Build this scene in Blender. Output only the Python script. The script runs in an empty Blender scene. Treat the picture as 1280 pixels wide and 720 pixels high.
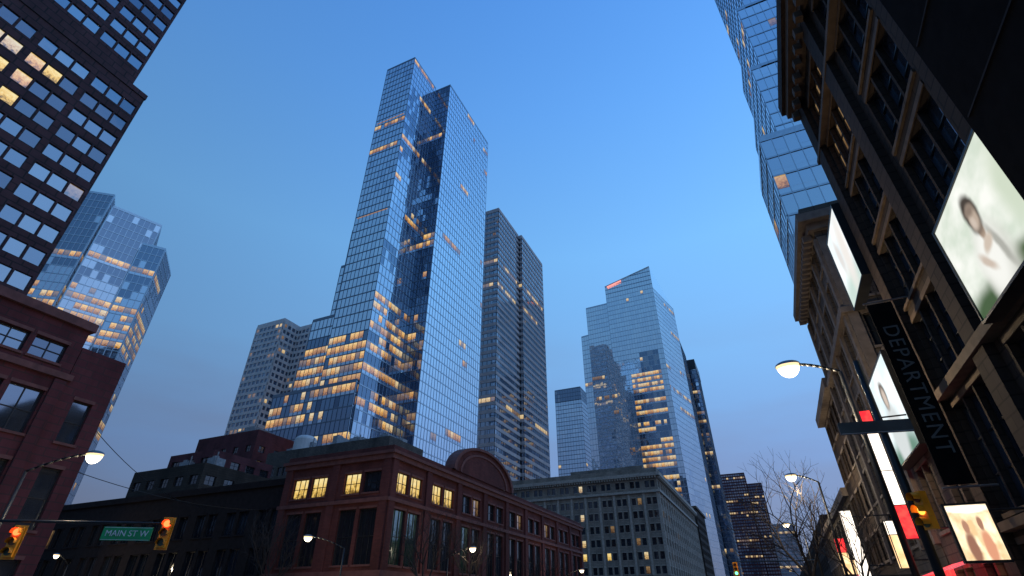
import bpy, math, random
from mathutils import Vector, Matrix, noise
random.seed(11)
S=bpy.context.scene
S.view_settings.view_transform='Standard'
try: S.view_settings.look='None'
except: pass
S.view_settings.exposure=0
# ------------------------------------------------------------------ materials
M={}
def newmat(n):
    m=bpy.data.materials.new(n); m.use_nodes=True; nt=m.node_tree; nt.nodes.clear(); M[n]=m
    o=nt.nodes.new('ShaderNodeOutputMaterial'); return m,nt,o
def N(nt,t,**k):
    n=nt.nodes.new(t)
    for a,b in k.items(): setattr(n,a,b)
    return n
def c4(c): return (c[0],c[1],c[2],1)
def masonry_mat(n,c1,c2,mortar,bw=.6,bh=.2,rough=.85,bump=.3,dirt=.5):
    m,nt,o=newmat(n); L=nt.links.new
    tc=N(nt,'ShaderNodeTexCoord'); sp=N(nt,'ShaderNodeSeparateXYZ'); L(tc.outputs['Object'],sp.inputs[0])
    ad=N(nt,'ShaderNodeMath',operation='ADD'); L(sp.outputs[0],ad.inputs[0]); L(sp.outputs[1],ad.inputs[1])
    cb=N(nt,'ShaderNodeCombineXYZ'); L(ad.outputs[0],cb.inputs[0]); L(sp.outputs[2],cb.inputs[1])
    br=N(nt,'ShaderNodeTexBrick'); L(cb.outputs[0],br.inputs['Vector'])
    br.inputs['Color1'].default_value=c4(c1); br.inputs['Color2'].default_value=c4(c2); br.inputs['Mortar'].default_value=c4(mortar)
    br.inputs['Scale'].default_value=1; br.inputs['Brick Width'].default_value=bw; br.inputs['Row Height'].default_value=bh
    br.inputs['Mortar Size'].default_value=bh*.07
    no=N(nt,'ShaderNodeTexNoise'); no.inputs['Scale'].default_value=.35; no.inputs['Detail'].default_value=8; no.inputs['Roughness'].default_value=.65
    mp=N(nt,'ShaderNodeMapping'); mp.inputs['Scale'].default_value=(1,1,.35); L(tc.outputs['Object'],mp.inputs[0]); L(mp.outputs[0],no.inputs['Vector'])
    rp=N(nt,'ShaderNodeMapRange'); rp.inputs[1].default_value=.3; rp.inputs[2].default_value=.7; rp.inputs[3].default_value=1-dirt; rp.inputs[4].default_value=1.15
    L(no.outputs[0],rp.inputs[0])
    mx=N(nt,'ShaderNodeMix',data_type='RGBA',blend_type='MULTIPLY'); mx.inputs[0].default_value=1
    L(br.outputs['Color'],mx.inputs[6]); L(rp.outputs[0],mx.inputs[7])
    b=N(nt,'ShaderNodeBsdfPrincipled'); L(mx.outputs[2],b.inputs['Base Color']); b.inputs['Roughness'].default_value=rough
    b.inputs['Specular IOR Level'].default_value=.25
    bp=N(nt,'ShaderNodeBump'); bp.inputs['Strength'].default_value=bump; bp.inputs['Distance'].default_value=.02
    n2=N(nt,'ShaderNodeTexNoise'); n2.inputs['Scale'].default_value=9; n2.inputs['Detail'].default_value=4; L(tc.outputs['Object'],n2.inputs['Vector'])
    L(n2.outputs[0],bp.inputs['Height']); L(bp.outputs[0],b.inputs['Normal'])
    L(b.outputs[0],o.inputs[0])
def plain(n,c,rough=.6,metal=0,var=.25,sc=2.0,spec=.5):
    m,nt,o=newmat(n); L=nt.links.new
    tc=N(nt,'ShaderNodeTexCoord'); no=N(nt,'ShaderNodeTexNoise'); no.inputs['Scale'].default_value=sc; no.inputs['Detail'].default_value=6
    L(tc.outputs['Object'],no.inputs['Vector'])
    rp=N(nt,'ShaderNodeMapRange'); rp.inputs[1].default_value=.3; rp.inputs[2].default_value=.7; rp.inputs[3].default_value=1-var; rp.inputs[4].default_value=1+var
    L(no.outputs[0],rp.inputs[0])
    mx=N(nt,'ShaderNodeMix',data_type='RGBA',blend_type='MULTIPLY'); mx.inputs[0].default_value=1
    mx.inputs[6].default_value=c4(c); L(rp.outputs[0],mx.inputs[7])
    b=N(nt,'ShaderNodeBsdfPrincipled'); L(mx.outputs[2],b.inputs['Base Color']); b.inputs['Roughness'].default_value=rough; b.inputs['Metallic'].default_value=metal
    b.inputs['Specular IOR Level'].default_value=spec
    L(b.outputs[0],o.inputs[0])
def glass(n,c,rough=.04,metal=.9,ior=1.5,wob=.025):
    m,nt,o=newmat(n); L=nt.links.new
    tc=N(nt,'ShaderNodeTexCoord'); no=N(nt,'ShaderNodeTexNoise'); no.inputs['Scale'].default_value=.25; no.inputs['Detail'].default_value=2
    L(tc.outputs['Object'],no.inputs['Vector'])
    b=N(nt,'ShaderNodeBsdfPrincipled'); b.inputs['Base Color'].default_value=c4(c); b.inputs['Roughness'].default_value=rough
    b.inputs['Metallic'].default_value=metal; b.inputs['IOR'].default_value=ior
    bp=N(nt,'ShaderNodeBump'); bp.inputs['Strength'].default_value=wob; bp.inputs['Distance'].default_value=1
    L(no.outputs[0],bp.inputs['Height']); L(bp.outputs[0],b.inputs['Normal']); L(b.outputs[0],o.inputs[0])
def lit(n,c1,c2,st,refl=.25,sc=2.2,sampl='NONE'):
    # interior seen through a pane: ceiling brighter than the room, uneven furniture/blinds, plus glass reflection
    m,nt,o=newmat(n); L=nt.links.new
    tc=N(nt,'ShaderNodeTexCoord'); no=N(nt,'ShaderNodeTexNoise'); no.inputs['Scale'].default_value=sc; no.inputs['Detail'].default_value=4; no.inputs['Roughness'].default_value=.7
    L(tc.outputs['Object'],no.inputs['Vector'])
    sp=N(nt,'ShaderNodeSeparateXYZ'); L(tc.outputs['UV'],sp.inputs[0])
    ad=N(nt,'ShaderNodeMath',operation='MULTIPLY_ADD'); ad.inputs[1].default_value=.45; L(sp.outputs[1],ad.inputs[0]); L(no.outputs[0],ad.inputs[2])
    cr=N(nt,'ShaderNodeValToRGB'); e=cr.color_ramp.elements
    e[0].position=.45; e[0].color=(c1[0]*.12,c1[1]*.1,c1[2]*.1,1); e[1].position=.98; e[1].color=c4(c2)
    x=cr.color_ramp.elements.new(.68); x.color=c4(c1)
    L(ad.outputs[0],cr.inputs[0])
    em=N(nt,'ShaderNodeEmission'); em.inputs[1].default_value=st; L(cr.outputs[0],em.inputs[0])
    gl=N(nt,'ShaderNodeBsdfGlossy'); gl.inputs['Roughness'].default_value=.05; gl.inputs['Color'].default_value=(.6,.7,.8,1)
    mx=N(nt,'ShaderNodeMixShader'); mx.inputs[0].default_value=refl
    L(em.outputs[0],mx.inputs[1]); L(gl.outputs[0],mx.inputs[2]); L(mx.outputs[0],o.inputs[0])
    m.cycles.emission_sampling=sampl
def emit(n,c,st,c2=None,sc=1.5,sampl='AUTO'):
    m,nt,o=newmat(n); L=nt.links.new
    em=N(nt,'ShaderNodeEmission'); em.inputs[1].default_value=st; em.inputs[0].default_value=c4(c)
    if c2:
        tc=N(nt,'ShaderNodeTexCoord'); no=N(nt,'ShaderNodeTexNoise'); no.inputs['Scale'].default_value=sc; L(tc.outputs['Object'],no.inputs['Vector'])
        cr=N(nt,'ShaderNodeValToRGB'); e=cr.color_ramp.elements; e[0].position=.35; e[0].color=c4(c); e[1].position=.65; e[1].color=c4(c2)
        L(no.outputs[0],cr.inputs[0]); L(cr.outputs[0],em.inputs[0])
    L(em.outputs[0],o.inputs[0]); m.cycles.emission_sampling=sampl
def artwork(n,bg1,bg2,layers,st=1.0,asp=1.3):
    # printed backlit photograph: soft shapes layered over an out-of-focus backdrop, in the poster's own UVs
    m,nt,o=newmat(n); L=nt.links.new
    tc=N(nt,'ShaderNodeTexCoord'); no=N(nt,'ShaderNodeTexNoise'); no.inputs['Scale'].default_value=2.6; no.inputs['Detail'].default_value=3
    L(tc.outputs['UV'],no.inputs['Vector'])
    w=N(nt,'ShaderNodeVectorMath',operation='MULTIPLY_ADD'); w.inputs[1].default_value=(.09,.09,0); L(no.outputs['Color'],w.inputs[0]); 
    su=N(nt,'ShaderNodeVectorMath',operation='SUBTRACT'); su.inputs[1].default_value=(.045,.045,0); L(tc.outputs['UV'],su.inputs[0]); L(su.outputs[0],w.inputs[2])
    cr=N(nt,'ShaderNodeValToRGB'); e=cr.color_ramp.elements; e[0].position=.38; e[0].color=c4(bg1); e[1].position=.62; e[1].color=c4(bg2); L(no.outputs[0],cr.inputs[0])
    cur=cr.outputs[0]
    for (cx,cy,rx,ry,ang,soft,col) in layers:
        a=N(nt,'ShaderNodeVectorMath',operation='SUBTRACT'); a.inputs[1].default_value=(cx,cy,0); L(w.outputs[0],a.inputs[0])
        sc_=N(nt,'ShaderNodeVectorMath',operation='MULTIPLY'); sc_.inputs[1].default_value=(asp,1,0); L(a.outputs[0],sc_.inputs[0])
        ro=N(nt,'ShaderNodeVectorRotate',rotation_type='Z_AXIS'); ro.inputs['Angle'].default_value=math.radians(ang); L(sc_.outputs[0],ro.inputs['Vector'])
        dv=N(nt,'ShaderNodeVectorMath',operation='DIVIDE'); dv.inputs[1].default_value=(rx,ry,1); L(ro.outputs[0],dv.inputs[0])
        ln=N(nt,'ShaderNodeVectorMath',operation='LENGTH'); L(dv.outputs[0],ln.inputs[0])
        mr=N(nt,'ShaderNodeMapRange',interpolation_type='SMOOTHSTEP'); mr.inputs[1].default_value=1-soft; mr.inputs[2].default_value=1+soft; mr.inputs[3].default_value=1; mr.inputs[4].default_value=0; L(ln.outputs['Value'],mr.inputs[0])
        mx=N(nt,'ShaderNodeMix',data_type='RGBA'); L(mr.outputs[0],mx.inputs[0]); L(cur,mx.inputs[6]); mx.inputs[7].default_value=c4(col); cur=mx.outputs[2]
    em=N(nt,'ShaderNodeEmission'); em.inputs[1].default_value=st; L(cur,em.inputs[0]); L(em.outputs[0],o.inputs[0])

masonry_mat('brick_red',(.175,.052,.045),(.130,.040,.037),(.10,.05,.047),.5,.16)
masonry_mat('stone_red',(.15,.043,.047),(.115,.034,.039),(.08,.04,.04),1.2,.5)
plain('trim_red',(.165,.062,.053),.8)
masonry_mat('stone_grey',(.36,.30,.24),(.30,.25,.20),(.12,.11,.1),1.4,.5)
plain('trim_grey',(.40,.34,.28),.8)
masonry_mat('stone_brown',(.070,.049,.036),(.053,.038,.029),(.03,.022,.016),1.2,.45)
plain('trim_brown',(.125,.088,.060),.75,spec=.25)
masonry_mat('stone_tan',(.145,.118,.096),(.115,.095,.08),(.06,.05,.045),1.0,.4)
plain('trim_tan',(.19,.155,.13),.8)
masonry_mat('granite_dark',(.098,.042,.044),(.080,.036,.038),(.03,.02,.02),1.9,1.2,rough=.7)
plain('black_clad',(.010,.009,.009),.95,spec=.05)
plain('dark_clad',(.028,.022,.022),.8,spec=.15)
plain('concrete',(.30,.30,.31),.9,var=.2,sc=.5)
plain('concrete_light',(.66,.64,.61),.85,var=.12,sc=.4)
plain('band_beige',(.50,.44,.42),.7,var=.12,sc=.3)
plain('roof',(.12,.12,.125),.95)
plain('hvac',(.28,.29,.30),.6,.3)
plain('frame_blue',(.15,.19,.24),.35,.6,var=.1)
plain('frame_pale',(.46,.53,.60),.3,.8,var=.1)
plain('frame_dark',(.03,.032,.038),.4,.3)
plain('frame_white',(.5,.5,.5),.5)
plain('core',(.02,.022,.026),.8)
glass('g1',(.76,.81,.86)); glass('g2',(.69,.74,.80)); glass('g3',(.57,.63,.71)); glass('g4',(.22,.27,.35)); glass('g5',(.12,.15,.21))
glass('p1',(.80,.85,.89)); glass('p2',(.74,.80,.86)); glass('p3',(.65,.73,.81))
glass('k1',(.27,.29,.34)); glass('k2',(.34,.36,.41)); glass('k3',(.20,.22,.27))
glass('w1',(.26,.31,.38),.06); glass('w2',(.35,.40,.46),.1); glass('w3',(.17,.20,.26),.06)
glass('s1',(.28,.37,.50),.05); glass('s2',(.20,.27,.37),.05); glass('s3',(.09,.12,.17),.06)
glass('n1',(.012,.016,.022),.06,0,1.9,.1); glass('n2',(.03,.04,.055),.1,.3,1.8,.1)
lit('litA',(.78,.37,.07),(1,.74,.29),1.15); lit('litB',(.62,.27,.06),(1,.62,.24),.85); lit('litC',(.80,.52,.22),(1,.86,.52),1.0)
lit('litD',(.45,.24,.09),(.8,.52,.25),.50,.4)
lit('litY',(.90,.58,.14),(1,.82,.38),1.05,.1,2.5); lit('litG',(.02,.06,.05),(.11,.19,.15),.35,.35,2.5)
plain('asphalt',(.05,.05,.052),.9,var=.25,sc=3); plain('paving',(.25,.245,.235),.9,var=.2,sc=1.5); plain('kerb',(.32,.31,.30),.85)
plain('road_paint',(.75,.75,.72),.7); plain('ground',(.09,.09,.085),.95,sc=.1)
plain('metal_grey',(.22,.23,.24),.45,.7); plain('metal_dark',(.03,.032,.034),.45,.5); plain('signal_yellow',(.95,.36,.015),.4)
plain('sign_green',(.0,.34,.10),.4); plain('sign_grey',(.12,.13,.125),.5); plain('white_paint',(.8,.8,.8),.5)
plain('bark',(.035,.028,.025),.9)
emit('lamp_lens',(1,.86,.60),7); emit('lamp_rim',(1,.70,.36),1.6); emit('red_on',(1,.08,.02),6); emit('amber_on',(1,.4,.05),2.5); emit('green_on',(.1,1,.4),4)
plain('lens_off_red',(.12,.01,.01),.3); plain('lens_off_green',(.01,.07,.04),.3); plain('lens_off_amber',(.2,.09,.01),.3)
artwork('poster_a',(.66,.74,.63),(.95,.96,.90),[
 (.15,.02,.5,.16,0,.6,(.07,.12,.06)),(.8,.0,.6,.12,10,.6,(.08,.13,.06)),(.95,.45,.16,.35,0,.7,(.62,.70,.56)),
 (.50,.18,.26,.38,0,.35,(.66,.67,.61)),(.46,.26,.20,.32,8,.5,(.90,.90,.85)),(.60,.26,.04,.26,-14,.6,(.42,.42,.38)),
 (.50,.50,.055,.10,0,.35,(.40,.30,.23)),(.50,.68,.120,.20,4,.25,(.07,.058,.05)),(.50,.64,.078,.125,4,.4,(.50,.40,.32)),(.47,.60,.04,.06,0,.8,(.62,.52,.44)),
 (.50,.72,.075,.05,4,.7,(.26,.20,.16)),(.50,.37,.09,.05,-20,.5,(.62,.52,.43)),(.40,.28,.04,.12,-38,.6,(.60,.50,.42))],1.05)
artwork('poster_b',(.76,.86,.90),(.97,1,1),[(.5,.1,.7,.2,0,.6,(.55,.68,.62)),(.7,.5,.2,.5,10,.7,(.80,.76,.72)),(.35,.6,.1,.25,-10,.6,(.70,.68,.66))],1.15,1)
artwork('poster_c',(.72,.86,.90),(.97,1,1),[(.5,.0,.8,.22,0,.5,(.14,.26,.20)),(.5,.25,.3,.36,0,.3,(.62,.66,.66)),(.5,.70,.13,.17,0,.3,(.12,.10,.09)),(.5,.67,.085,.125,0,.4,(.60,.50,.43))],1.15)
artwork('poster_d',(.70,.46,.24),(1,.86,.58),[(.3,.2,.16,.3,0,.3,(.25,.12,.08)),(.3,.6,.09,.13,0,.3,(.35,.18,.12)),(.68,.22,.16,.32,0,.3,(.55,.25,.15)),(.68,.66,.09,.13,0,.3,(.30,.15,.10)),(.5,.93,.7,.07,0,.4,(1,.95,.85))],1.5)
emit('sign_white',(1,.93,.82),2.2,(.85,.72,.6),2.5); emit('sign_red',(1,.06,.05),1.9,(.65,.02,.03),3); emit('sign_pink',(.9,.25,.3),1.3,(.5,.1,.15),3); emit('sign_warm',(1,.74,.40),1.7,(.8,.45,.2),2)
emit('crown_light',(1,.35,.3),1.3)
# ------------------------------------------------------------------ mesh builder
class Part:
    def __init__(s): s.v=[];s.f=[];s.m=[];s.uv=[];s.T=Matrix.Identity(4);s.smooth=False
    def face(s,pts,mat):
        i=len(s.v); T=s.T
        s.v+=[tuple(T@Vector(p)) for p in pts]; n=len(pts); s.f.append(tuple(range(i,i+n))); s.m.append(mat)
        s.uv+= [(0,0),(1,0),(1,1),(0,1)] if n==4 else [(0,0)]*n
    def box(s,o,a,b,c,mat):
        o,a,b,c=map(Vector,(o,a,b,c))
        if a.cross(b).dot(c)<0: a,b=b,a
        i=len(s.v); T=s.T
        P=[o,o+a,o+a+b,o+b,o+c,o+a+c,o+a+b+c,o+b+c]
        s.v+=[tuple(T@p) for p in P]
        for q in ((0,3,2,1),(4,5,6,7),(0,1,5,4),(1,2,6,5),(2,3,7,6),(3,0,4,7)):
            s.f.append(tuple(i+k for k in q)); s.m.append(mat); s.uv+=[(0,0),(1,0),(1,1),(0,1)]
    def abox(s,x0,y0,z0,x1,y1,z1,mat): s.box((x0,y0,z0),(x1-x0,0,0),(0,y1-y0,0),(0,0,z1-z0),mat)
    def cyl(s,p0,p1,r0,r1,mat,n=8,cap=True):
        p0=Vector(p0);p1=Vector(p1);d=(p1-p0).normalized()
        a=d.orthogonal().normalized(); b=d.cross(a)
        i=len(s.v);T=s.T
        for p,r in ((p0,r0),(p1,r1)):
            for k in range(n):
                t=2*math.pi*k/n; s.v.append(tuple(T@(p+(a*math.cos(t)+b*math.sin(t))*r)))
        for k in range(n):
            k2=(k+1)%n; s.f.append((i+k,i+k2,i+n+k2,i+n+k)); s.m.append(mat); s.uv+=[(0,0)]*4
        if cap:
            s.f.append(tuple(i+k for k in range(n-1,-1,-1))); s.m.append(mat); s.uv+=[(0,0)]*n
            s.f.append(tuple(i+n+k for k in range(n))); s.m.append(mat); s.uv+=[(0,0)]*n
    def ell(s,c,ax,ay,az,mat,n=16,h=8,lo=-90,hi=90):
        c=Vector(c);ax,ay,az=Vector(ax),Vector(ay),Vector(az); i=len(s.v);T=s.T
        for r in range(h+1):
            ph=math.radians(lo+(hi-lo)*r/h)
            for k in range(n):
                t=2*math.pi*k/n
                s.v.append(tuple(T@(c+ax*math.cos(ph)*math.cos(t)+ay*math.cos(ph)*math.sin(t)+az*math.sin(ph))))
        for r in range(h):
            for k in range(n):
                k2=(k+1)%n; s.f.append((i+r*n+k,i+r*n+k2,i+(r+1)*n+k2,i+(r+1)*n+k)); s.m.append(mat); s.uv+=[(0,0)]*4
class Obj:
    def __init__(s,name,loc=(0,0,0)): s.name=name;s.loc=loc;s.parts={};s.extra=[]
    def part(s,n):
        if n not in s.parts: s.parts[n]=Part()
        return s.parts[n]
    def done(s):
        e=bpy.data.objects.new(s.name,None); S.collection.objects.link(e); e.location=s.loc
        inv=Matrix.Translation(-Vector(s.loc))
        for pn,p in s.parts.items():
            if not p.f: continue
            me=bpy.data.meshes.new(pn); me.from_pydata(p.v,[],p.f)
            names=sorted(set(p.m)); ix={n:i for i,n in enumerate(names)}
            for n in names: me.materials.append(M[n])
            me.polygons.foreach_set('material_index',[ix[m] for m in p.m])
            uv=me.uv_layers.new(name='UVMap'); uv.data.foreach_set('uv',[c for t in p.uv for c in t])
            if p.smooth: me.polygons.foreach_set('use_smooth',[True]*len(p.f))
            me.update()
            o=bpy.data.objects.new(pn,me); S.collection.objects.link(o); o.parent=e; o.matrix_parent_inverse=inv
        for o in s.extra:
            o.parent=e; o.matrix_parent_inverse=inv
        return e
class Fr:
    def __init__(s,P0,P1):
        s.o=Vector((P0[0],P0[1],0)); d=Vector((P1[0]-P0[0],P1[1]-P0[1],0)); s.L=d.length; s.u=d.normalized(); s.n=Vector((s.u.y,-s.u.x,0))
    def p(s,u,z,d=0): return s.o+s.u*u+s.n*d+Vector((0,0,z))
    def box(s,P,u0,u1,z0,z1,d0,d1,mat): 
        if u1-u0>1e-4 and z1-z0>1e-4: P.box(s.p(u0,z0,d0),s.u*(u1-u0),Vector((0,0,z1-z0)),s.n*(d1-d0),mat)
def curtain(b,P0,P1,z0,z1,fh,pw,pick,frame='frame_blue',slab=(.5,.12),mul=(.14,.18),jit=.012,mulmat=None,sp=.3,spg=None):
    F=Fr(P0,P1); nc=max(1,round(F.L/pw)); nf=max(1,round((z1-z0)/fh)); dw=F.L/nc; dh=(z1-z0)/nf
    W=b.part('windows'); K=b.part('frames')
    for j in range(nf):
        for i in range(nc):
            a=random.uniform(-jit,jit); c=random.uniform(-jit,jit); u=i*dw; z=z0+j*dh; zm=z+dh*sp
            m=pick(i,j,nc,nf,z+dh/2); gm=m if not m.startswith('lit') else (spg or 'g3')
            if sp>0: W.face([F.p(u,z,-a),F.p(u+dw,z,a),F.p(u+dw,zm,a),F.p(u,zm,-a)],gm)
            W.face([F.p(u,zm,-a-c),F.p(u+dw,zm,a-c),F.p(u+dw,z+dh,a+c),F.p(u,z+dh,-a+c)],m)
    for j in range(nf+1):
        z=z0+j*dh; F.box(K,0,F.L,z-slab[0]/2,z+slab[0]/2,-.06,slab[1],frame)
    for i in range(nc+1):
        u=min(max(i*dw-mul[0]/2,0),F.L-mul[0]); F.box(K,u,u+mul[0],z0,z1+.01,-.05,mul[1],mulmat or frame)
def cap(b,pts,z,mat='roof',par=None,parmat='frame_blue'):
    b.part('roof').face([(p[0],p[1],z) for p in pts],mat)
    if par:
        n=len(pts)
        for i in range(n):
            F=Fr(pts[i],pts[(i+1)%n]); F.box(b.part('parapet'),.05,F.L,z-.1,z+par,-.35,.05+.001*i,parmat)
def tower(b,pts,z0,z1,fh,pw,pick,**k):
    par=k.pop('par',1.0); fr=k.pop('frame','frame_blue')
    n=len(pts)
    for i in range(n): curtain(b,pts[i],pts[(i+1)%n],z0,z1,fh,pw,(pick[i] if isinstance(pick,(list,tuple)) else pick),frame=(fr[i] if isinstance(fr,(list,tuple)) else fr),**k)
    cap(b,pts,z1,par=par,parmat=(fr[0] if isinstance(fr,(list,tuple)) else fr))
def rect(x0,y0,x1,y1): return [(x0,y0),(x1,y0),(x1,y1),(x0,y1)]
def picker(seed,thr,glasses,lits,si=.035,sj=1.3,rnd=.12,low=None,tv=.10):
    # lights come in long runs along a floor; the tint of the glass drifts slowly
    def f(i,j,nc,nf,z):
        n=noise.noise(Vector((i*si+seed*7.31,j*sj+seed*3.17,seed*1.7)))
        t=thr(z,i/nc) if callable(thr) else thr
        if n+(random.random()-.5)*rnd>t and random.random()>.06:
            h=noise.noise(Vector((i*.07+seed,j*2.3,seed+4.4)))+random.uniform(-.05,.05)
            return lits[int((h*.5+.5)*97)%len(lits)]
        G=glasses
        if low and z<low[0]: G=low[1]
        q=.5+.5*noise.noise(Vector((i*.06+seed,j*.18,seed*5.1+9)))+random.uniform(-tv,tv)
        return G[max(0,min(len(G)-1,int(q*len(G))))]
    return f
def masonry(b,P0,P1,z0,z1,rows,bay,k,ww,gap,wall,pick,rec=.35,frame='frame_dark',sill='trim_red',mv=1,mh=1,pil=None,pilmat=None,pilz=None,side=0):
    F=Fr(P0,P1);L=F.L;nb=max(1,round(L/bay));bw=L/nb
    W=b.part('walls');G=b.part('windows');K=b.part('frames');T=b.part('trim')
    wins=[]
    for i in range(nb):
        tot=k*ww+(k-1)*gap; u=i*bw+(bw-tot)/2
        for q in range(k): wins.append((u+q*(ww+gap),u+q*(ww+gap)+ww))
    z=z0
    for r,(zb,zt) in enumerate(rows):
        F.box(W,rec,L,z,zb,-rec,0,wall)
        pu=rec
        for w,(a,c) in enumerate(wins):
            F.box(W,pu,a,zb,zt,-rec,0,wall); pu=c
            mt=pick(side,r,w,len(wins))
            d=-rec+.03; j=random.uniform(-.008,.008)
            G.face([F.p(a,zb,d-j),F.p(c,zb,d+j),F.p(c,zt,d+j),F.p(a,zt,d-j)],mt)
            t=.07
            F.box(K,a,a+t,zb,zt,d-.02,d+.083,frame);F.box(K,c-t,c,zb,zt,d-.02,d+.083,frame)
            F.box(K,a,c,zb,zb+t,d-.02,d+.08,frame);F.box(K,a,c,zt-t,zt,d-.02,d+.08,frame)
            for m in range(1,mv+1):
                x=a+(c-a)*m/(mv+1); F.box(K,x-.03,x+.03,zb,zt,d-.02,d+.063,frame)
            for m in range(1,mh+1):
                x=zb+(zt-zb)*m/(mh+1); F.box(K,a,c,x-.03,x+.03,d-.02,d+.06,frame)
            if sill: F.box(T,a-.1,c+.1,zb-.16,zb,-.03,.10,sill); F.box(T,a-.08,c+.08,zt,zt+.22,-.03,.05,sill)
        F.box(W,pu,L,zb,zt,-rec,0,wall); z=zt
    F.box(W,rec,L,z,z1,-rec,0,wall)
    if pil:
        for i in range(nb+1):
            u=min(max(i*bw-pil[0]/2,0),L-pil[0]); F.box(T,u,u+pil[0],pilz[0],pilz[1],-.02,pil[1],pilmat or wall)
def mblock(b,x0,y0,x1,y1,z0,z1,rows,bay,k,ww,gap,wall,pick,rec=.35,roof='roof',**kw):
    pts=rect(x0,y0,x1,y1)
    for i in range(4): masonry(b,pts[i],pts[(i+1)%4],z0,z1,rows,bay,k,ww,gap,wall,pick,rec=rec,side=i,**kw)
    b.part('roof').face([(p[0],p[1],z1-.4) for p in rect(x0+rec*.5,y0+rec*.5,x1-rec*.5,y1-rec*.5)],roof)
def ring(b,x0,y0,x1,y1,z0,z1,d,mat,part='cornice',inn=.3):
    P=b.part(part)
    P.abox(x0-d,y0-d,z0,x1+d,y0+inn,z1,mat); P.abox(x0-d,y1-inn,z0,x1+d,y1+d,z1,mat)
    P.abox(x0-d,y0+inn,z0,x0+inn,y1-inn,z1,mat); P.abox(x1-inn,y0+inn,z0,x1+d,y1-inn,z1,mat)
def hvac(b,x0,y0,x1,y1,z,n=4,mx=4,mat='hvac'):
    P=b.part('rooftop_units')
    for i in range(n):
        w=random.uniform(1.5,mx);l=random.uniform(1.5,mx);h=random.uniform(1,mx*.6);x=random.uniform(x0,max(x0+.1,x1-w));y=random.uniform(y0,max(y0+.1,y1-l))
        P.abox(x,y,z-.4,x+w,y+l,z+h,mat); P.abox(x+w*.2,y+l*.2,z+h,x+w*.6,y+l*.6,z+h+.5,'metal_grey')
        if i%2: P.cyl((x+w+.5,y,z-.4),(x+w+.5,y,z+h+1),.15,.15,'metal_grey')
        if i%3==0: P.cyl((x+w*.5,y+l*.5,z+h),(x+w*.5,y+l*.5,z+h+3.5),.05,.03,'metal_grey')
# ------------------------------------------------------------------ camera / world / sun
cam=bpy.data.cameras.new('camera'); co=bpy.data.objects.new('camera',cam); S.collection.objects.link(co); S.camera=co
co.location=(0,0,1.6); co.rotation_euler=(math.radians(90+32.5),0,math.radians(24.6)); cam.lens=17.86; cam.sensor_width=36; cam.clip_end=8000; cam.clip_start=.05
w=bpy.data.worlds.new('World'); S.world=w; w.use_nodes=True; nt=w.node_tree; nt.nodes.clear(); L=nt.links.new
wo=N(nt,'ShaderNodeOutputWorld'); tc=N(nt,'ShaderNodeTexCoord'); sp=N(nt,'ShaderNodeSeparateXYZ'); L(tc.outputs['Generated'],sp.inputs[0])
cr=N(nt,'ShaderNodeValToRGB'); L(sp.outputs[2],cr.inputs[0])
def srgb(r,g,b):
    f=lambda c:(c/255/12.92 if c/255<=.04045 else ((c/255+.055)/1.055)**2.4)
    return (f(r),f(g),f(b),1)
els=[(0,(128,134,160)),(.10,(124,142,178)),(.22,(122,156,208)),(.40,(124,180,238)),(.58,(122,188,252)),(.78,(102,170,250)),(1,(76,144,236))]
e=cr.color_ramp.elements; e[0].position=els[0][0]; e[0].color=srgb(*els[0][1]); e[1].position=1; e[1].color=srgb(*els[-1][1])
for p,c in els[1:-1]: x=e.new(p); x.color=srgb(*c)
dt=N(nt,'ShaderNodeVectorMath',operation='DOT_PRODUCT'); dt.inputs[1].default_value=(.80,.60,0); L(tc.outputs['Generated'],dt.inputs[0])
mr=N(nt,'ShaderNodeMapRange'); mr.inputs[1].default_value=-.6; mr.inputs[2].default_value=.9; mr.inputs[3].default_value=.58; mr.inputs[4].default_value=1.28; L(dt.outputs['Value'],mr.inputs[0])
no=N(nt,'ShaderNodeTexNoise'); no.inputs['Scale'].default_value=2.2; no.inputs['Detail'].default_value=5; mp=N(nt,'ShaderNodeMapping'); mp.inputs['Scale'].default_value=(1,1,4.5)
L(tc.outputs['Generated'],mp.inputs[0]); L(mp.outputs[0],no.inputs['Vector'])
cl=N(nt,'ShaderNodeMapRange'); cl.inputs[1].default_value=.42; cl.inputs[2].default_value=.72; cl.inputs[3].default_value=0; cl.inputs[4].default_value=.7; L(no.outputs[0],cl.inputs[0])
lo=N(nt,'ShaderNodeMapRange'); lo.inputs[1].default_value=.1; lo.inputs[2].default_value=.5; lo.inputs[3].default_value=1; lo.inputs[4].default_value=0.0; L(sp.outputs[2],lo.inputs[0])
ml=N(nt,'ShaderNodeMath',operation='MULTIPLY'); L(cl.outputs[0],ml.inputs[0]); L(lo.outputs[0],ml.inputs[1])
mc=N(nt,'ShaderNodeMix',data_type='RGBA'); L(ml.outputs[0],mc.inputs[0]); L(cr.outputs[0],mc.inputs[6]); mc.inputs[7].default_value=srgb(124,132,162)
mm=N(nt,'ShaderNodeMix',data_type='RGBA',blend_type='MULTIPLY'); mm.inputs[0].default_value=1; L(mc.outputs[2],mm.inputs[6]); L(mr.outputs[0],mm.inputs[7])
bg=N(nt,'ShaderNodeBackground'); L(mm.outputs[2],bg.inputs[0]); bg.inputs[1].default_value=.98
sk=N(nt,'ShaderNodeTexSky'); sk.sky_type='NISHITA'; sk.sun_disc=False; sk.sun_elevation=math.radians(2); sk.sun_rotation=math.radians(90)
b2=N(nt,'ShaderNodeBackground'); L(sk.outputs[0],b2.inputs[0]); b2.inputs[1].default_value=.006
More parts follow.
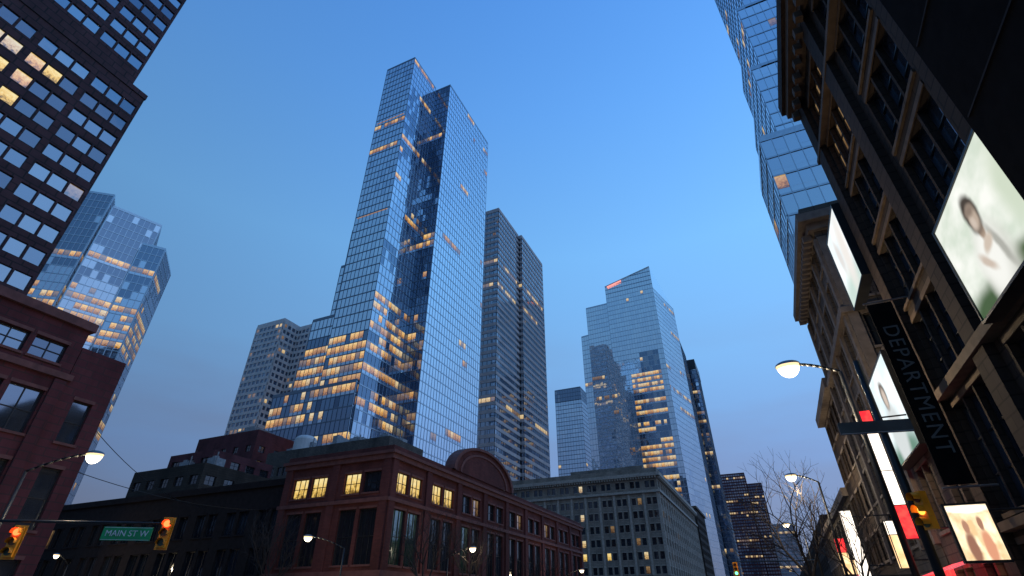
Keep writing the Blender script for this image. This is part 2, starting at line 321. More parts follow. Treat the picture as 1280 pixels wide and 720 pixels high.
ads=N(nt,'ShaderNodeAddShader'); L(bg.outputs[0],ads.inputs[0]); L(b2.outputs[0],ads.inputs[1]); L(ads.outputs[0],wo.inputs[0])
sl=bpy.data.lights.new('sun','SUN'); so=bpy.data.objects.new('sun',sl); S.collection.objects.link(so); sl.energy=.10; sl.angle=math.radians(60); sl.color=(1,.85,.75)
so.rotation_euler=(0,math.radians(78),0)
# ------------------------------------------------------------------ ground / roads
g=Obj('ground'); g.part('sheet').face([(-4000,-4000,-.02),(4000,-4000,-.02),(4000,4000,-.02),(-4000,4000,-.02)],'ground'); g.done()
r=Obj('main_road'); P=r.part('carriageway'); P.face([(-28,-400,-.012),(3,-400,-.012),(3,870,-.012),(-28,870,-.012)],'asphalt')
for y in range(-200,860,9):
    for x in (-20.2,-4.8):
        if not 18<y<44: P.face([(x,y,-.004),(x+.12,y,-.004),(x+.12,y+3,-.004),(x,y+3,-.004)],'road_paint')
for x in (-12.7,-12.35): P.face([(x,44,-.003),(x+.12,44,-.003),(x+.12,860,-.003),(x,860,-.003)],'road_paint')
for i in range(30): P.face([(-27.5+i*1.0,14,-.002),(-27+i*1.0,14,-.002),(-27+i*1.0,17.5,-.002),(-27.5+i*1.0,17.5,-.002)],'road_paint')
r.done()
r=Obj('cross_road'); r.part('carriageway').face([(-600,22.5,-.008),(-28,22.5,-.008),(-28,39,-.008),(-600,39,-.008)],'asphalt'); r.done()
pv=Obj('pavement'); P=pv.part('slabs')
for (x0,y0,x1,y1) in ((3,-200,8,860),(-41,-200,-28,22.5),(-600,20.5,-41,22.5),(-33,39,-28,860),(-600,39,-33,43)):
    P.abox(x0+.15,y0,-.02,x1,y1,.12,'paving')
    P.abox(x0,y0,-.02,x0+.148,y1,.125,'kerb')
pv.done()
# ------------------------------------------------------------------ brick building (foreground centre)
b=Obj('brick_building',(-40,43,0))
def pk(side,r,w,n):
    if side==0:
        if r==2: return ['litY','litY','litY','n1','n1','n2'][w%6] if w<3 else random.choice(['n1','n2'])
        return random.choice(['n1','n2','n1','n1'])
    if side==1:
        if r==2: return 'litY' if w in(0,1,2,3) else random.choice(['n1','n2','n2','n2','litD'])
        if r==1: return 'litG' if w<2 else random.choice(['n1','n2','n1','n2','litG'])
        return random.choice(['litD','n2','litC'])
    return 'n1'
mblock(b,-47,43,-33,104,0,15.2,[(.6,3.9),(5.3,10.2),(11.7,13.7)],6.8,2,2.1,.45,'brick_red',pk,mv=2,mh=1,sill='trim_red',pil=(.9,.22),pilmat='brick_red',pilz=(.3,14.75))
ring(b,-47,43,-33,104,14.75,15.25,.3,'trim_red'); ring(b,-47,43,-33,104,15.253,15.55,.5,'trim_red'); ring(b,-47,43,-33,104,15.553,16.1,.12,'brick_red')
ring(b,-47,43,-33,104,10.75,11.1,.28,'trim_red'); ring(b,-47,43,-33,104,4.3,4.8,.3,'trim_red')
P=b.part('gable')
pts=[]; n=24
for i in range(n+1):
    t=math.pi*i/n; pts.append((63-8*math.cos(t),16.1+3.7*math.sin(t)))
P.face([(-32.75,y,z) for y,z in pts],'brick_red'); P.face([(-33.75,y,z) for y,z in reversed(pts)],'brick_red')
for i in range(n):
    (y0,z0),(y1,z1)=pts[i],pts[i+1]
    for k,kk,x in ((1.0,1.07,-32.5),(.80,.85,-32.65)):
        a0,c0,a1,c1=63+(y0-63)*k,16.1+(z0-16.1)*k,63+(y1-63)*k,16.1+(z1-16.1)*k
        Y0,Z0,Y1,Z1=63+(y0-63)*kk,16.1+(z0-16.1)*kk+.05,63+(y1-63)*kk,16.1+(z1-16.1)*kk+.05
        P.face([(x,a0,c0),(x,a1,c1),(x,Y1,Z1),(x,Y0,Z0)],'trim_red')
        P.face([(x,Y0,Z0),(x,Y1,Z1),(x-(1.4 if k==1 else .12),Y1,Z1),(x-(1.4 if k==1 else .12),Y0,Z0)],'trim_red')
        P.face([(x,a1,c1),(x,a0,c0),(x-.3,a0,c0),(x-.3,a1,c1)],'trim_red')
hvac(b,-46,46,-36,100,15.6,9,3)
b.done()
# ------------------------------------------------------------------ dark low building to its left
b=Obj('dark_office_building',(-70,44,0))
def pk(side,r,w,n): return random.choice(['n1','n1','n1','n2','litD' if random.random()<.3 else 'n1'])
mblock(b,-92,44,-47.05,100,0,14.0,[(.8,3.4),(4.8,7.4),(8.8,11.2)],5,2,1.5,.5,'dark_clad',pk,sill='dark_clad',mv=1,mh=0)
ring(b,-92,44,-47.4,100,13.6,14.3,.25,'dark_clad')
hvac(b,-90,48,-50,90,14,14,4)
b.done()
b=Obj('midrise_block',(-111,70,0))
mblock(b,-122,70,-100,92,0,27,[(z,z+1.8) for z in range(3,25,4)],4.4,1,2.4,.5,'stone_brown',lambda *a:random.choice(['n1','n2','n2']),sill=None)
mblock(b,-118,74,-104,90,27,31,[(28,29.5)],4.4,1,2.4,.5,'stone_red',lambda *a:'n1',sill=None); hvac(b,-121,71,-101,90,27.4,8,3)
b.done()
b=Obj('podium_block',(-100,104,0))
mblock(b,-121,102,-80,117,0,38.5,[(z,z+2.2) for z in range(4,36,4)],4.4,2,1.5,.4,'stone_tan',lambda *a:random.choice(['n1','n2','n2','litD']),sill=None)
hvac(b,-120,103,-83,115,38.5,22,5); P=b.part('tank'); P.cyl((-112,106,38),(-112,106,42),3,3,'concrete_light',20); P.ell((-112,106,42),(3,0,0),(0,3,0),(0,0,1.4),'concrete_light')
b.done()
b=Obj('brick_block',(-140,104,0))
mblock(b,-152,102,-127,118,0,46,[(z,z+1.8) for z in range(4,44,4)],5,1,2,.4,'stone_red',lambda *a:random.choice(['n1','n2']),sill=None)
hvac(b,-150,104,-130,115,46,8,5)
b.done()
# ------------------------------------------------------------------ main glass skyscraper
b=Obj('glass_skyscraper',(-115,140,0))
G=['g1','g2','g2','g3']; LT=['litA','litB','litC','litA','litD','litB']; LOW=(84,['g3','g4','g4','g5'])
front=picker(1,lambda z,u:.50 if z>150 else (.46 if z>100 else (-.12 if z<84 else .14)),G,LT,low=LOW)  # scattered lit panes higher up also stand in for golden sky reflections
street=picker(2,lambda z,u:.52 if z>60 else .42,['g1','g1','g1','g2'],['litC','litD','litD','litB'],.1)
notch=picker(3,lambda z,u:.30 if z>120 else .2,['g4','g4','g5','g3'],['litB','litD','litD','litA'],.12,1.1,.25)  # notch and the street side beside it: shade put in as darker glass
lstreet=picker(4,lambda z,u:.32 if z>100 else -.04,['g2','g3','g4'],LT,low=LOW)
k=dict(slab=(.38,.10),mul=(.10,.14),frame=['frame_blue','frame_pale','frame_blue','frame_blue'])  # pale frames on the street face stand in for its bright striped reflections
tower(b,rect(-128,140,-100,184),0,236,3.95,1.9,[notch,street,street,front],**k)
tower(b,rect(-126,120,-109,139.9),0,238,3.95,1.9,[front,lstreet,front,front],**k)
tower(b,rect(-130.5,124,-126.1,150),0,136,3.95,1.9,front,**k)
tower(b,rect(-134.5,126,-130.6,150),0,120,3.95,1.9,front,**k)
tower(b,rect(-137.5,121,-126.2,125.5),0,93,3.95,1.9,front,**k)
tower(b,rect(-141.5,123,-137.6,150),0,79,3.95,1.9,front,**k)
tower(b,rect(-145.5,119,-109.5,119.9),0,64,3.95,1.9,front,**k)
tower(b,rect(-147,120.5,-141.6,150),0,58,3.95,1.9,front,**k)
for zz in (138,196):
    F=Fr((-126,120),(-109,120)); F.box(b.part('lobby_lights'),1,F.L-1,zz,zz+.25,.02,.13,'litB')
P=b.part('rooftop_units'); P.abox(-122,128,238,-112,136,241,'frame_blue'); P.abox(-120,150,236,-106,176,240,'frame_blue')
b.done()
# ------------------------------------------------------------------ banded tower
b=Obj('banded_tower',(-118,240,0))
kp=picker(5,.38,['k2','k1','k2','k3'],['litD','litC'],.06)
kw=dict(frame='band_beige',slab=(1.75,.2),mul=(.2,.10),mulmat='frame_dark',sp=0)
tower(b,rect(-134,216,-108,246),0,213,4.0,2.6,kp,par=2,**kw)
tower(b,rect(-134,247,-106,284),0,213,4.0,2.6,kp,par=2,**kw)
b.part('core').abox(-132,245,0,-109,248,212,'core')
hvac(b,-130,220,-112,280,215,6,8,'frame_dark')
b.done()
# ------------------------------------------------------------------ grey stone building
b=Obj('stone_office_building',(-60,200,0))
def pk(side,r,w,n):
    x=random.random(); return 'litY' if x<.03 else ('litC' if x<.07 else ('litD' if x<.13 else random.choice(['n1','n2','n2'])))
rows=[(z,z+2.4) for z in (3,8,12.4,16.8,21.2,25.6,30,34.4,40.2)]
mblock(b,-94,200,-33,300,0,45,rows,5.5,2,1.5,.6,'stone_grey',pk,sill='trim_grey',mv=0,mh=1,pil=(.8,.25),pilmat='trim_grey',pilz=(12,38.3))
ring(b,-94,200,-33,300,44,45.2,1.3,'trim_grey'); ring(b,-94,200,-33,300,45.203,47,.3,'stone_grey'); ring(b,-94,200,-33,300,38.4,39.2,.7,'trim_grey'); ring(b,-94,200,-33,300,10.8,11.6,.5,'trim_grey')
P=b.part('dentils')
for i in range(61): P.abox(-93.6+i,198.95,43.3,-93.1+i,199.99,43.997,'trim_grey')
for i in range(100): P.abox(-32.99,200.2+i,43.3,-31.95,200.7+i,43.997,'trim_grey')
mblock(b,-70,212,-40,240,45,51,[(46.8,49)],5,2,1.4,.5,'stone_grey',pk,sill=None); hvac(b,-92,204,-74,260,45.2,10,5)
b.done()
# ------------------------------------------------------------------ left pale tower
b=Obj('pale_concrete_tower',(-230,185,0))
lp=picker(6,.26,['w1','w3','w3','k2'],['litC','litD','litD'],.2,1.2,.4)
kw=dict(frame='concrete_light',slab=(1.6,.25),mul=(.9,.2),sp=0)
tower(b,rect(-242,175,-221,196),0,139,3.7,3.0,lp,par=2.5,**kw)
tower(b,rect(-220.9,186,-209,206),0,139,3.7,3.0,lp,par=2,**kw)
b.done()
# ------------------------------------------------------------------ left faceted glass tower
b=Obj('faceted_glass_tower',(-235,85,0))
fp=picker(7,lambda z,u:.38 if z>115 else .16,['g2','g3','g3','g4','g4'],LT,.06,1.2,.2)
kw=dict(frame='frame_pale',slab=(.32,.12),mul=(.2,.3))
tower(b,[(-237,69),(-226,78),(-262,100),(-266,84)],0,154,3.8,2.0,fp,**kw)
tower(b,[(-226,79.5),(-219.5,97),(-240,108),(-246,92)],0,149,3.8,2.0,fp,**kw)
tower(b,[(-219,93),(-214,100),(-230,114),(-236,103)],0,136,3.8,2.0,fp,**kw)
b.done()
# ------------------------------------------------------------------ left dark tower
b=Obj('dark_granite_tower',(-90,0,0))
def dp(side,r,w,n,lo=True):
    if side==1 and lo:
        yy=-61+85*(w+.5)/n
        if r>=14 and yy<14 and random.random()<(.95 if r in(15,16,17) and 3<yy<13 else .25): return random.choice(['litY','litC','litA'])
        if random.random()<.03: return 'litD'
    q=noise.noise(Vector((w*.3,r*.5,4)))
    return 'w2' if q>.1 else ('w1' if q>-.2 else 'w3')
rows=[(2.2+3.7*i,2.2+3.7*i+2.15) for i in range(19)]
mblock(b,-110,-61,-78,24,0,73.5,rows,7.1,3,1.95,.2,'granite_dark',dp,sill=None,mv=0,mh=0,rec=.25)
rows=[(73.8+3.7*i,73.8+3.7*i+2.15) for i in range(1,19)]
mblock(b,-110,-61,-78.01,21.6,73.5,145,rows,7.1,3,1.95,.2,'granite_dark',lambda s,r,w,n:dp(s,r,w,n,False),sill=None,mv=0,mh=0,rec=.25)
ring(b,-110,-61,-78,24,73.2,74.2,.12,'granite_dark')
b.done()
# ------------------------------------------------------------------ left red stone building
b=Obj('red_stone_building',(-50,0,0))
def rp(side,r,w,n): return random.choice(['w1','w3','n2','w3','litD' if random.random()<.3 else 'w1'])
mblock(b,-70,-35,-41,16.9,0,18.9,[(1,4.2),(5.8,9.4),(11.0,13.8),(15.7,17.1)],5.6,2,1.9,.35,'stone_red',rp,sill='trim_red',mv=1,mh=1,pil=(.7,.2),pilmat='stone_red',pilz=(.3,14.7))
mblock(b,-70,16.95,-41.02,20,0,17.3,[(1,4.2),(5.8,9.4),(11.0,13.8)],3.0,1,1.2,.35,'stone_red',rp,sill='trim_red',mv=0,mh=1)
ring(b,-70,-35,-41,16.9,18.5,19.1,.25,'trim_red'); ring(b,-70,-35,-41.02,16.9,14.8,15.2,.25,'trim_red')
b.done()
# ------------------------------------------------------------------ blue glass tower
b=Obj('blue_glass_tower',(-65,370,0))
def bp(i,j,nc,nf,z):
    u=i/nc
    mirrored=.30<u<.88 and z<(150 if u<.5 else 165)  # stepped zone: a building's reflection put in as dark and lit panes
    if mirrored:
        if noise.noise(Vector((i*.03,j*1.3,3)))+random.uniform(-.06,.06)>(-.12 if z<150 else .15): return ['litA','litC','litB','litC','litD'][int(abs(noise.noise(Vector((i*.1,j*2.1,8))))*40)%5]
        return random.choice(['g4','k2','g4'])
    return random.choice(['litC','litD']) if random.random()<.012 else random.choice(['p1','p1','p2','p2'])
bs=picker(8,.38,['p1','p2','p1','p3'],['litC','litD'])
kw=dict(frame='frame_pale',slab=(.4,.1),mul=(.12,.12))
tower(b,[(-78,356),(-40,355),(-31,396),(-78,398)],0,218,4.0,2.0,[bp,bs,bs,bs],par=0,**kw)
tower(b,[(-96,357),(-78.1,356.2),(-78.1,398),(-96,398)],0,213,4.0,2.0,bs,**kw)
tower(b,[(-103,361),(-96.1,360),(-96.1,395),(-103,395)],0,190,4.0,2.0,bs,**kw)
P=b.part('crown'); A=Vector((-78,356,218));B_=Vector((-40,355,218));C=Vector((-31,396,218));A2=Vector((-78,356,229));B2=Vector((-40,355,238)); D=Vector((-78,398,218))
P.face([A,B_,B2,A2],'p1'); P.face([B_,C,B2],'p1'); P.face([A2,B2,C,D],'g3'); P.face([A,A2,D],'g3')
for i in range(20):
    t=i/19; a=A.lerp(B_,t); c=A2.lerp(B2,t); P.box(a+Vector((0,-.1,0)),(.14,0,0),(0,-.15,0),(0,0,(c-a).z),'frame_pale')
for zz in (222,226,230,234):
    t0=max(0,(zz-229)/9); x0=-78+38*t0; P.box((x0,355.75-t0,zz),(-40-x0,-1*(1-t0),0),(0,-.14,0),(0,0,.35),'frame_pale')
P.box((-78,355.8,229),(38,-1,9),(0,-.5,0),(0,0,.6),'frame_white'); P.box((-76,355.1,227.6),(12,-.3,2.85),(0,-.5,0),(0,0,1.0),'crown_light')
b.done()
b=Obj('small_glass_tower',(-150,480,0))
tower(b,rect(-165,465,-138,500),0,178,4,2.6,picker(9,.4,['p2','p3','p2'],['litC']),frame='frame_blue'); tower(b,rect(-165,464.5,-138.1,500),178.1,190,4,2.6,picker(9,.9,['k2','g4'],['litC']),frame='frame_blue')
b.done()
b=Obj('slim_glass_tower',(-55,450,0))
tower(b,rect(-75,432,-34,470),0,206,4,2.6,picker(10,.3,['g2','g3','p3'],['litC','litD']),frame='frame_blue'); b.done()
b=Obj('dark_slim_tower',(-45,495,0))
tower(b,rect(-62,480,-28,516),0,203,4,2.6,picker(11,.28,['g3','g4','g2'],['litC','litD']),frame='frame_blue'); b.part('dark_crown').abox(-62.4,479.6,196,-27.6,516.4,206,'frame_dark'); b.done()
b=Obj('street_corner_building',(-50,340,0))
mblock(b,-80,312,-33.2,352,0,50,[(z,z+2.4) for z in range(3,47,4)],5,2,1.6,.5,'stone_brown',lambda *a:random.choice(['n1','n2','n2','litD']),sill=None)
ring(b,-80,312,-33.2,352,49,50.2,.8,'trim_brown'); b.done()
b=Obj('pale_office_building',(-45,600,0))
tower(b,rect(-62,540,-33.5,640),0,92,4,3,picker(12,.35,['w2','w1'],['litC']),frame='concrete',slab=(1.6,.2),sp=0); b.done()
b=Obj('red_granite_tower',(-25,900,0))
rk=dict(frame='stone_red',slab=(1.8,.3),mul=(.8,.2),sp=0)
tower(b,rect(-52,900,-14,950),0,184,4.2,3.4,picker(13,.3,['w3','k2'],['litC','litD']),**rk)
tower(b,rect(-13.9,905,7,950),0,168,4.2,3.4,picker(14,.35,['w3','k2'],['litC']),**rk); b.done()
b=Obj('distant_office_building',(18,860,0))
tower(b,rect(4,860,34,900),0,104,4.2,3.4,picker(15,.3,['w3','k2'],['litC','litD']),frame='concrete',slab=(1.4,.2),sp=0); b.done()
# ------------------------------------------------------------------ right: dark department store
b=Obj('department_store',(15,8,0))
def sp_(side,r,w,n): 
    if r==0: return random.choice(['litD','litC','litA'])
    if r>=5 and side==3 and w<3: return 'litD'  # upper corner panes lit as an added stand-in for the corner's golden glow
    return random.choice(['s1','s1','s2','s2','s3'])
rows=[(.6,3.6),(4.6,8.6),(9.6,12.5),(13.3,16.3),(17.1,20.1),(20.9,23.9),(24.7,27.3)]
mblock(b,8,-24.9,30,27,0,29.6,rows,6.5,3,1.2,.16,'stone_brown',sp_,rec=.34,sill='trim_brown',mv=0,mh=2,pil=(1.15,.32),pilmat='stone_brown',pilz=(.3,28.2))
ring(b,8,-24.9,30,27,28.25,28.9,.35,'trim_brown'); ring(b,8,-24.9,30,27,28.903,29.5,.75,'trim_brown'); ring(b,8,-24.9,30,27,29.503,30.4,.95,'stone_brown')
ring(b,8,-24.9,30,27,8.95,9.3,.42,'trim_brown'); ring(b,8,-24.9,30,27,4.0,4.3,.4,'trim_brown'); ring(b,8,-24.9,30,27,24.15,24.4,.36,'trim_brown')
P=b.part('brackets')
for i in range(52): P.abox(7.3,-24.4+i,27.75,7.67,-24.0+i,28.24,'trim_brown')
P=b.part('clad_bay'); P.abox(6.9,2.0,3.8,7.67,12.6,31,'black_clad')
for z in range(6,30,3): P.abox(6.86,2.2,z,6.898,12.4,z+.06,'dark_clad')
b.done()
# tan stone buildings further along
b=Obj('corniced_stone_building',(15,43,0))
def tp(side,r,w,n): return 'litC' if r==0 and random.random()<.6 else random.choice(['n1','n2','s2','s3','litD' if random.random()<.4 else 's3','n1'])
mblock(b,8.02,27.1,28,35.9,0,14,[(.5,3.3),(5,8),(9.6,12)],4.4,2,1.2,.3,'stone_tan',tp,sill='trim_tan')
mblock(b,8,36,28,51,0,26.4,[(.5,3.3)]+[(z,z+2.3) for z in (5,8.6,12.2,15.8,19.4,23)],3.75,2,1.0,.35,'stone_tan',tp,sill='trim_tan',pil=(.6,.2),pilmat='trim_tan',pilz=(4.6,24.6))
ring(b,8,36,28,51,25.2,25.8,.4,'trim_tan'); ring(b,8,36,28,51,25.803,26.5,.9,'trim_tan'); ring(b,8,36,28,51,26.503,27.2,.5,'stone_tan'); ring(b,8,36,28,51,18.3,18.7,.35,'trim_tan')
P=b.part('brackets')
for i in range(19): P.abox(7.2,36.2+i*.78,24.7,7.78,36.5+i*.78,25.197,'trim_tan')
b.done()
b=Obj('stone_shop_building',(15,57,0))
mblock(b,8.05,51.1,26,63,0,19.2,[(.5,3.3)]+[(z,z+2.1) for z in (5,8.6,12.2,15.8)],4,2,1.1,.3,'stone_brown',tp,sill='trim_tan')
ring(b,8.05,51.1,26,63,18.4,19.3,.6,'trim_tan'); b.done()
b=Obj('low_shop_building',(15,80,0))
mblock(b,8.05,63.1,26,110,0,12,[(.5,3.3)]+[(z,z+2.1) for z in (5,8.6)],4,2,1.1,.3,'stone_tan',tp,sill='trim_tan')
ring(b,8.05,63.1,26,110,11.3,12.1,.5,'trim_tan'); b.done()
b=Obj('low_shop_building',(15,200,0))
mblock(b,9,110.5,30,400,0,16,[(.5,3.3)]+[(z,z+2.1) for z in (5,8.6,12.2)],4,2,1.1,.3,'stone_brown',tp,sill=None); b.done()
# right glass tower (stepping back from the street toward the top)
b=Obj('right_glass_tower',(25,75,0))
rg=picker(16,.40,['p2','p3','p2','g2'],['litC','litD'],tv=.06)
kw=dict(frame='frame_pale',slab=(.28,.1),mul=(.08,.10))
tower(b,rect(11.3,60,40,72),0,58,3.4,1.5,picker(17,.02,['g3','g3','g4'],['litB','litD','litA']),**kw)
for i,(x,z0,z1) in enumerate(((16.8,0,76),(18.4,76,97),(20.3,97,118),(22,118,190))):
    tower(b,rect(x,80,48,104),z0,z1,3.4,1.5,rg,**kw)
b.done()
# ------------------------------------------------------------------ posters, banners, signs
def poster(name,x,y0,y1,z0,z1,art,depth=.35):
    b=Obj(name,(x,(y0+y1)/2,z0)); P=b.part('box_frame'); P.abox(x,y0,z0,x+depth,y1,z1,'metal_dark')
    F=Fr((x,y1),(x,y0)); W=F.L; t=.08
    b.part('artwork').face([F.p(t,z0+t,.006),F.p(W-t,z0+t,.006),F.p(W-t,z1-t,.006),F.p(t,z1-t,.006)],art)
    R=b.part('rim'); F.box(R,0,t,z0,z1,.001,.06,'metal_dark');F.box(R,W-t,W,z0,z1,.001,.06,'metal_dark');F.box(R,t,W-t,z0,z0+t,.001,.055,'metal_dark');F.box(R,t,W-t,z1-t,z1,.001,.055,'metal_dark')
    b.done()
poster('illuminated_billboard',7.35,13.2,18.2,8.9,12.4,'poster_a',.4)
poster('illuminated_billboard',7.4,27.2,31.3,16.2,21,'poster_b',.5)
poster('illuminated_billboard',7.4,29.6,35.6,8.2,13,'poster_c',.5)
def text(body,size,T,mat,ob,sp=1):
    c=bpy.data.curves.new('lettering','FONT'); c.body=body; c.size=size; c.align_x='CENTER'; c.align_y='CENTER'; c.extrude=.004; c.space_character=sp
    o=bpy.data.objects.new('lettering',c); S.collection.objects.link(o); o.matrix_world=T; c.materials.append(M[mat]); ob.extra.append(o); return o
b=Obj('vertical_banner',(7,25,5)); b.part('panel').abox(6.4,24.95,5.6,7.35,25.05,13.4,'black_clad')
b.part('brackets').cyl((6.3,25,13.5),(8,25,13.5),.04,.04,'metal_grey'); b.part('brackets').cyl((6.3,25,5.5),(8,25,5.5),.04,.04,'metal_grey')
text('DEPARTMENT',.8,Matrix.Translation((6.88,24.94,9.5))@Matrix.Rotation(math.radians(90),4,'X')@Matrix.Rotation(math.radians(-90),4,'Z'),'sign_grey',b,1.15)
b.done()
def blade(name,x0,x1,y,z0,z1,segs):
    b=Obj(name,((x0+x1)/2,y,z0)); b.part('housing').abox(x0,y-.12,z0,x1,y+.12,z1,'metal_dark')
    b.part('bracket').cyl((x1,y,z1-.4),(8.1,y,z1-.4),.04,.04,'metal_dark'); b.part('bracket').cyl((x1,y,z0+.4),(8.1,y,z0+.4),.04,.04,'metal_dark')
    H=z1-z0
    for a,c,m in segs: b.part('lit_face').abox(x0+.05,y-.126,z0+H*a+.02,x1-.05,y-.121,z0+H*c-.02,m); b.part('lit_face').abox(x0-.006,y-.1,z0+H*a+.02,x0-.001,y+.1,z0+H*c-.02,m)
    b.done()
blade('illuminated_blade_sign',5.45,6.0,30,4.3,10.1,((0.0,.24,'sign_red'),(.24,.5,'sign_white'),(.5,.88,'sign_white'),(.88,1,'sign_red')))
blade('illuminated_blade_sign',4.9,5.6,45,3.2,7.6,((0,1,'sign_white'),))
blade('illuminated_blade_sign',5.5,6.1,52,3.0,5.0,((0,.5,'sign_pink'),(.5,1,'sign_warm')))
blade('illuminated_blade_sign',5.6,6.4,62,4.5,7.5,((0,.6,'sign_warm'),(.6,1,'sign_red')))
blade('illuminated_blade_sign',6.2,6.9,38,3.6,6.0,((0,.7,'sign_warm'),(.7,1,'sign_white')))
b=Obj('shop_sign',(6,22,3)); b.part('box').abox(5.3,21.9,2.85,6.5,22.1,4.55,'metal_dark'); b.part('face').face([(5.36,21.885,2.92),(6.44,21.885,2.92),(6.44,21.885,4.48),(5.36,21.885,4.48)],'poster_d')
b.part('bracket').cyl((6.5,22,4.3),(8,22,4.3),.04,.04,'metal_dark'); b.done()
b=Obj('shop_awning',(7,31,3)); P=b.part('canopy')
for i in range(8):
    y=27.5+i*1.0; P.face([(8,y,3.6),(6.2,y,3.0),(6.2,y+.98,3.0),(8,y+.98,3.6)],'sign_red' if i%2 else 'sign_pink'); P.face([(6.2,y,3.0),(6.2,y,2.7),(6.2,y+.98,2.7),(6.2,y+.98,3.0)],'sign_red')
b.done()
# ------------------------------------------------------------------ street lamps
def lamp(base,tip,h,s=1.0,energy=400):
    b=Obj('street_lamp',base); P=b.part('pole'); P.smooth=True
    x,y,z=base; P.cyl((x,y,z),(x,y,z+.9),.16*s,.13*s,'metal_dark',10); P.cyl((x,y,z+.9),(x,y,h-.8),.09*s,.06*s,'metal_dark',10)
    d=Vector((tip[0]-x,tip[1]-y,0)); pr=Vector((x,y,h-.8))
    for i in range(1,9):
        t=i/8; q=Vector((x,y,0))+d*t; q.z=h-.8+.8*math.sin(t*math.pi/2)
        P.cyl(pr,q,.05*s,.045*s,'metal_dark',8); pr=q
    u=d.normalized(); v=Vector((-u.y,u.x,0)); c=Vector((tip[0],tip[1],h-.02))
    H=b.part('head'); H.smooth=True; H.ell(c,u*.38*s,v*.28*s,Vector((0,0,.16*s)),'metal_grey',16,5,0,90)
    H2=b.part('lens'); H2.smooth=True; H2.ell(c,u*.33*s,v*.25*s,Vector((0,0,.40*s)),'lamp_lens',20,8,-90,-12)
    H2.ell(c,u*.345*s,v*.262*s,Vector((0,0,.40*s)),'lamp_rim',20,2,-14,0)
    l=bpy.data.lights.new('bulb','POINT'); l.energy=energy; l.color=(1,.78,.50); l.shadow_soft_size=.2; o=bpy.data.objects.new('bulb',l); S.collection.objects.link(o); o.location=(tip[0],tip[1],h-.65*s); b.extra.append(o)
    b.done()
lamp((5,28,.12),(2.85,28.2),12.4,1.6,1300)
lamp((5.2,56,.12),(3.1,56.1),12.4,1.4,1300)
lamp((4.6,90,.12),(2.6,90),12.4,1.3,1000)
lamp((-31.3,13.1,.12),(-28.6,14.3),8.0,1.1,500)
lamp((-33.6,38.6,.12),(-35.6,36.2),7,1.0,260)
lamp((-30,50,.12),(-27.2,50),7,1.0,260)
lamp((-30,85,.12),(-27.2,85),7,1.0,260)
lamp((-75,39.6,.12),(-73,37),7,1.0,400)
lamp((-30,130,.12),(-27.2,130),8,1.0,500)
# ------------------------------------------------------------------ traffic signals
def head(b,loc,yaw,on,s=1.0,plate=True):
    T=Matrix.Translation(loc)@Matrix.Rotation(yaw,4,'Z')@Matrix.Scale(s,4)
    P=b.part('signal_housing'); P.T=T; V=b.part('visors'); V.T=T; Lp=b.part('lenses'); Lp.T=T
    for zz in (-.575,-.19,.195): P.abox(-.18,-.12,zz,.18,.12,zz+.38,'signal_yellow')
    P.abox(-.15,-.11,-.57,.15,.11,.57,'signal_yellow')
    if plate: P.abox(-.25,.03,-.66,.25,.05,.66,'signal_yellow')
    for i,(zc,c) in enumerate(((.38,'red'),(0,'amber'),(-.38,'green'))):
        m=c+'_on' if c in on else 'lens_off_'+c
        Lp.cyl((0,-.125,zc),(0,-.15,zc),.14,.14,m,20)
        n=14
        for k in range(n):
            a0=math.radians(-20+220*k/n);a1=math.radians(-20+220*(k+1)/n)
            for rr in (.155,.165):
                V.face([(rr*math.cos(a0),-.12,zc+rr*math.sin(a0)),(rr*math.cos(a1),-.12,zc+rr*math.sin(a1)),(rr*math.cos(a1),-.38,zc+rr*math.sin(a1)),(rr*math.cos(a0),-.38,zc+rr*math.sin(a0))],'signal_yellow')
b=Obj('traffic_signal',(-34,10,0)); P=b.part('mast'); P.smooth=True
P.cyl((-34,10,0),(-34,10,5.6),.14,.10,'metal_dark',12)
P.cyl((-34,10,4.9),(-24.7,16.2,4.95),.08,.05,'metal_dark',10)
d=Vector((9.3,6.2,0)).normalized(); yaw=math.atan2(d.y,d.x)
head(b,(-24.5,16.3,4.55),yaw+.1,('red',)); 
head(b,(-29.3,13.05,4.1),yaw+.1,('red',))
P2=b.part('name_plate'); P2.T=Matrix.Translation((-25.75,15.42,4.5))@Matrix.Rotation(yaw,4,'Z')
P2.abox(-1.0,-.02,-.27,1.0,.02,.27,'sign_green'); P2.abox(-.97,-.024,-.25,.97,-.0215,-.235,'white_paint'); P2.abox(-.97,-.024,.235,.97,-.0215,.25,'white_paint')
text('MAIN ST W',.34,P2.T@Matrix.Translation((0,-.03,0))@Matrix.Rotation(math.radians(90),4,'X'),'white_paint',b)
b.done()
b=Obj('traffic_signal',(-26,120,0)); b.part('mast').cyl((-29,118,0),(-29,118,6.5),.12,.1,'metal_dark',10); b.part('mast').cyl((-29,118,6.2),(-22,118,6.3),.07,.05,'metal_dark'); head(b,(-22,117.8,5.6),0,('green',)); b.done()
b=Obj('traffic_signal',(4.0,60,0)); b.part('mast').cyl((4,66,0),(4,66,6.5),.12,.1,'metal_dark',10); b.part('mast').cyl((4,66,6.0),(-4,66,6.1),.07,.05,'metal_dark'); head(b,(-4,65.8,5.4),0,('green',)); b.done()
b=Obj('street_name_post',(2.9,14,0)); P=b.part('post'); P.smooth=True; P.cyl((2.9,14,0),(2.9,14,6.8),.10,.07,'metal_dark',12)
P=b.part('name_plate'); P.T=Matrix.Translation((2.75,13.88,5.15))@Matrix.Rotation(math.radians(12),4,'Z'); P.abox(-.75,-.02,-.14,.75,.02,.14,'sign_grey'); P.abox(-.73,-.024,-.125,.73,-.0215,-.115,'white_paint')
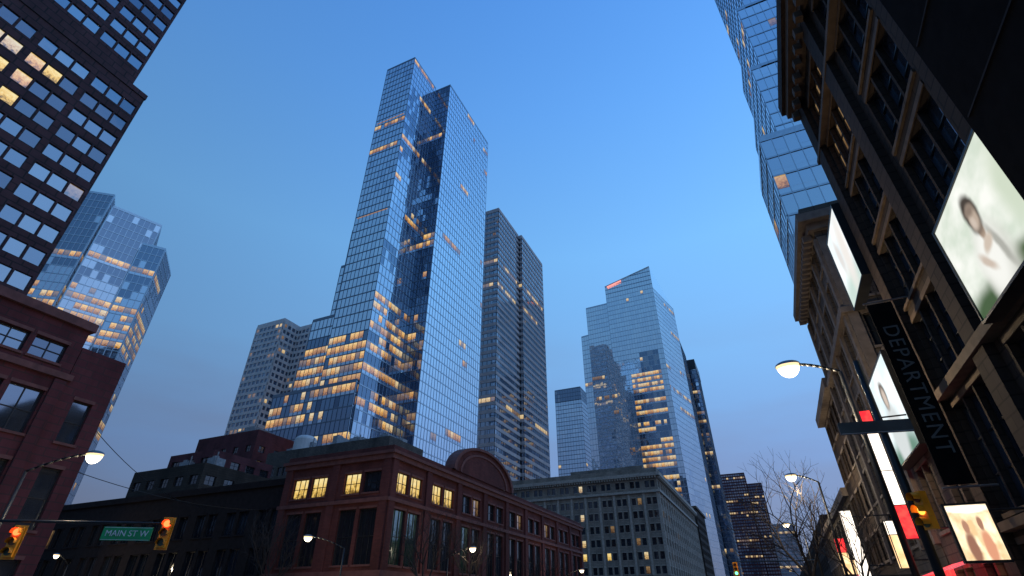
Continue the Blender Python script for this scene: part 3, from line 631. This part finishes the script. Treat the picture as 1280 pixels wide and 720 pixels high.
head(b,(3.02,13.72,3.35),math.radians(-60),('amber',),.62,False); b.done()
# overhead cables across the cross street
b=Obj('overhead_cable',(-45,30,10)); P=b.part('cable')
for (A,B_,sag) in (((-41.3,19,13),(-60,43.8,12),1.2),((-41.3,17,10),(-48,43.8,11),1.0)):
    A=Vector(A);B_=Vector(B_); pr=A
    for i in range(1,17):
        t=i/16; q=A.lerp(B_,t); q.z-=sag*4*t*(1-t); P.cyl(pr,q,.025,.025,'metal_dark',5,False); pr=q
b.done()
# ------------------------------------------------------------------ bare trees
def tree(loc,h,seed,tr=.16,sp=1.0):
    rnd=random.Random(seed); b=Obj('bare_tree',loc); P=b.part('trunk'); Q=b.part('branches')
    def grow(p,d,l,r,lv):
        if lv>6 or r<.004: return
        q=p; n=3
        for i in range(n):
            dd=(d+Vector((rnd.uniform(-.14,.14),rnd.uniform(-.14,.14),rnd.uniform(-.04,.12)))).normalized()
            q2=q+dd*l/n; (P if lv<2 else Q).cyl(q,q2,r*(1-.12*i),r*(1-.12*(i+1)),'bark',7 if lv<2 else 4,False); q=q2; d=dd
            if lv>0 and rnd.random()<.55:
                ax=d.orthogonal().normalized(); ax.rotate(Matrix.Rotation(rnd.uniform(0,6.28),3,d)); nd=(d+ax*rnd.uniform(.5,.9)).normalized(); grow(q,nd,l*.6,r*.45,lv+2)
        for k in range(3 if lv<2 else 2):
            ax=d.orthogonal().normalized(); ax.rotate(Matrix.Rotation(k*2.1+rnd.uniform(-.6,.6),3,d)); nd=(d+ax*rnd.uniform(.35,.75)*sp+Vector((0,0,.1))).normalized()
            grow(q,nd,l*rnd.uniform(.68,.85),r*.62,lv+1)
    grow(Vector(loc),Vector((0,0,1)),h*.27,tr,0); b.done()
tree((2.9,56,.1),14.5,3,.24); tree((4.8,44,.1),9,8,.14); tree((-29.6,44.5,.1),11,5,.17); tree((-29.6,54,.1),10.5,6,.16); tree((-29.6,76,.1),10,9,.15); tree((4.5,100,.1),15,12,.22); tree((-44,40.5,.1),10,15,.15)
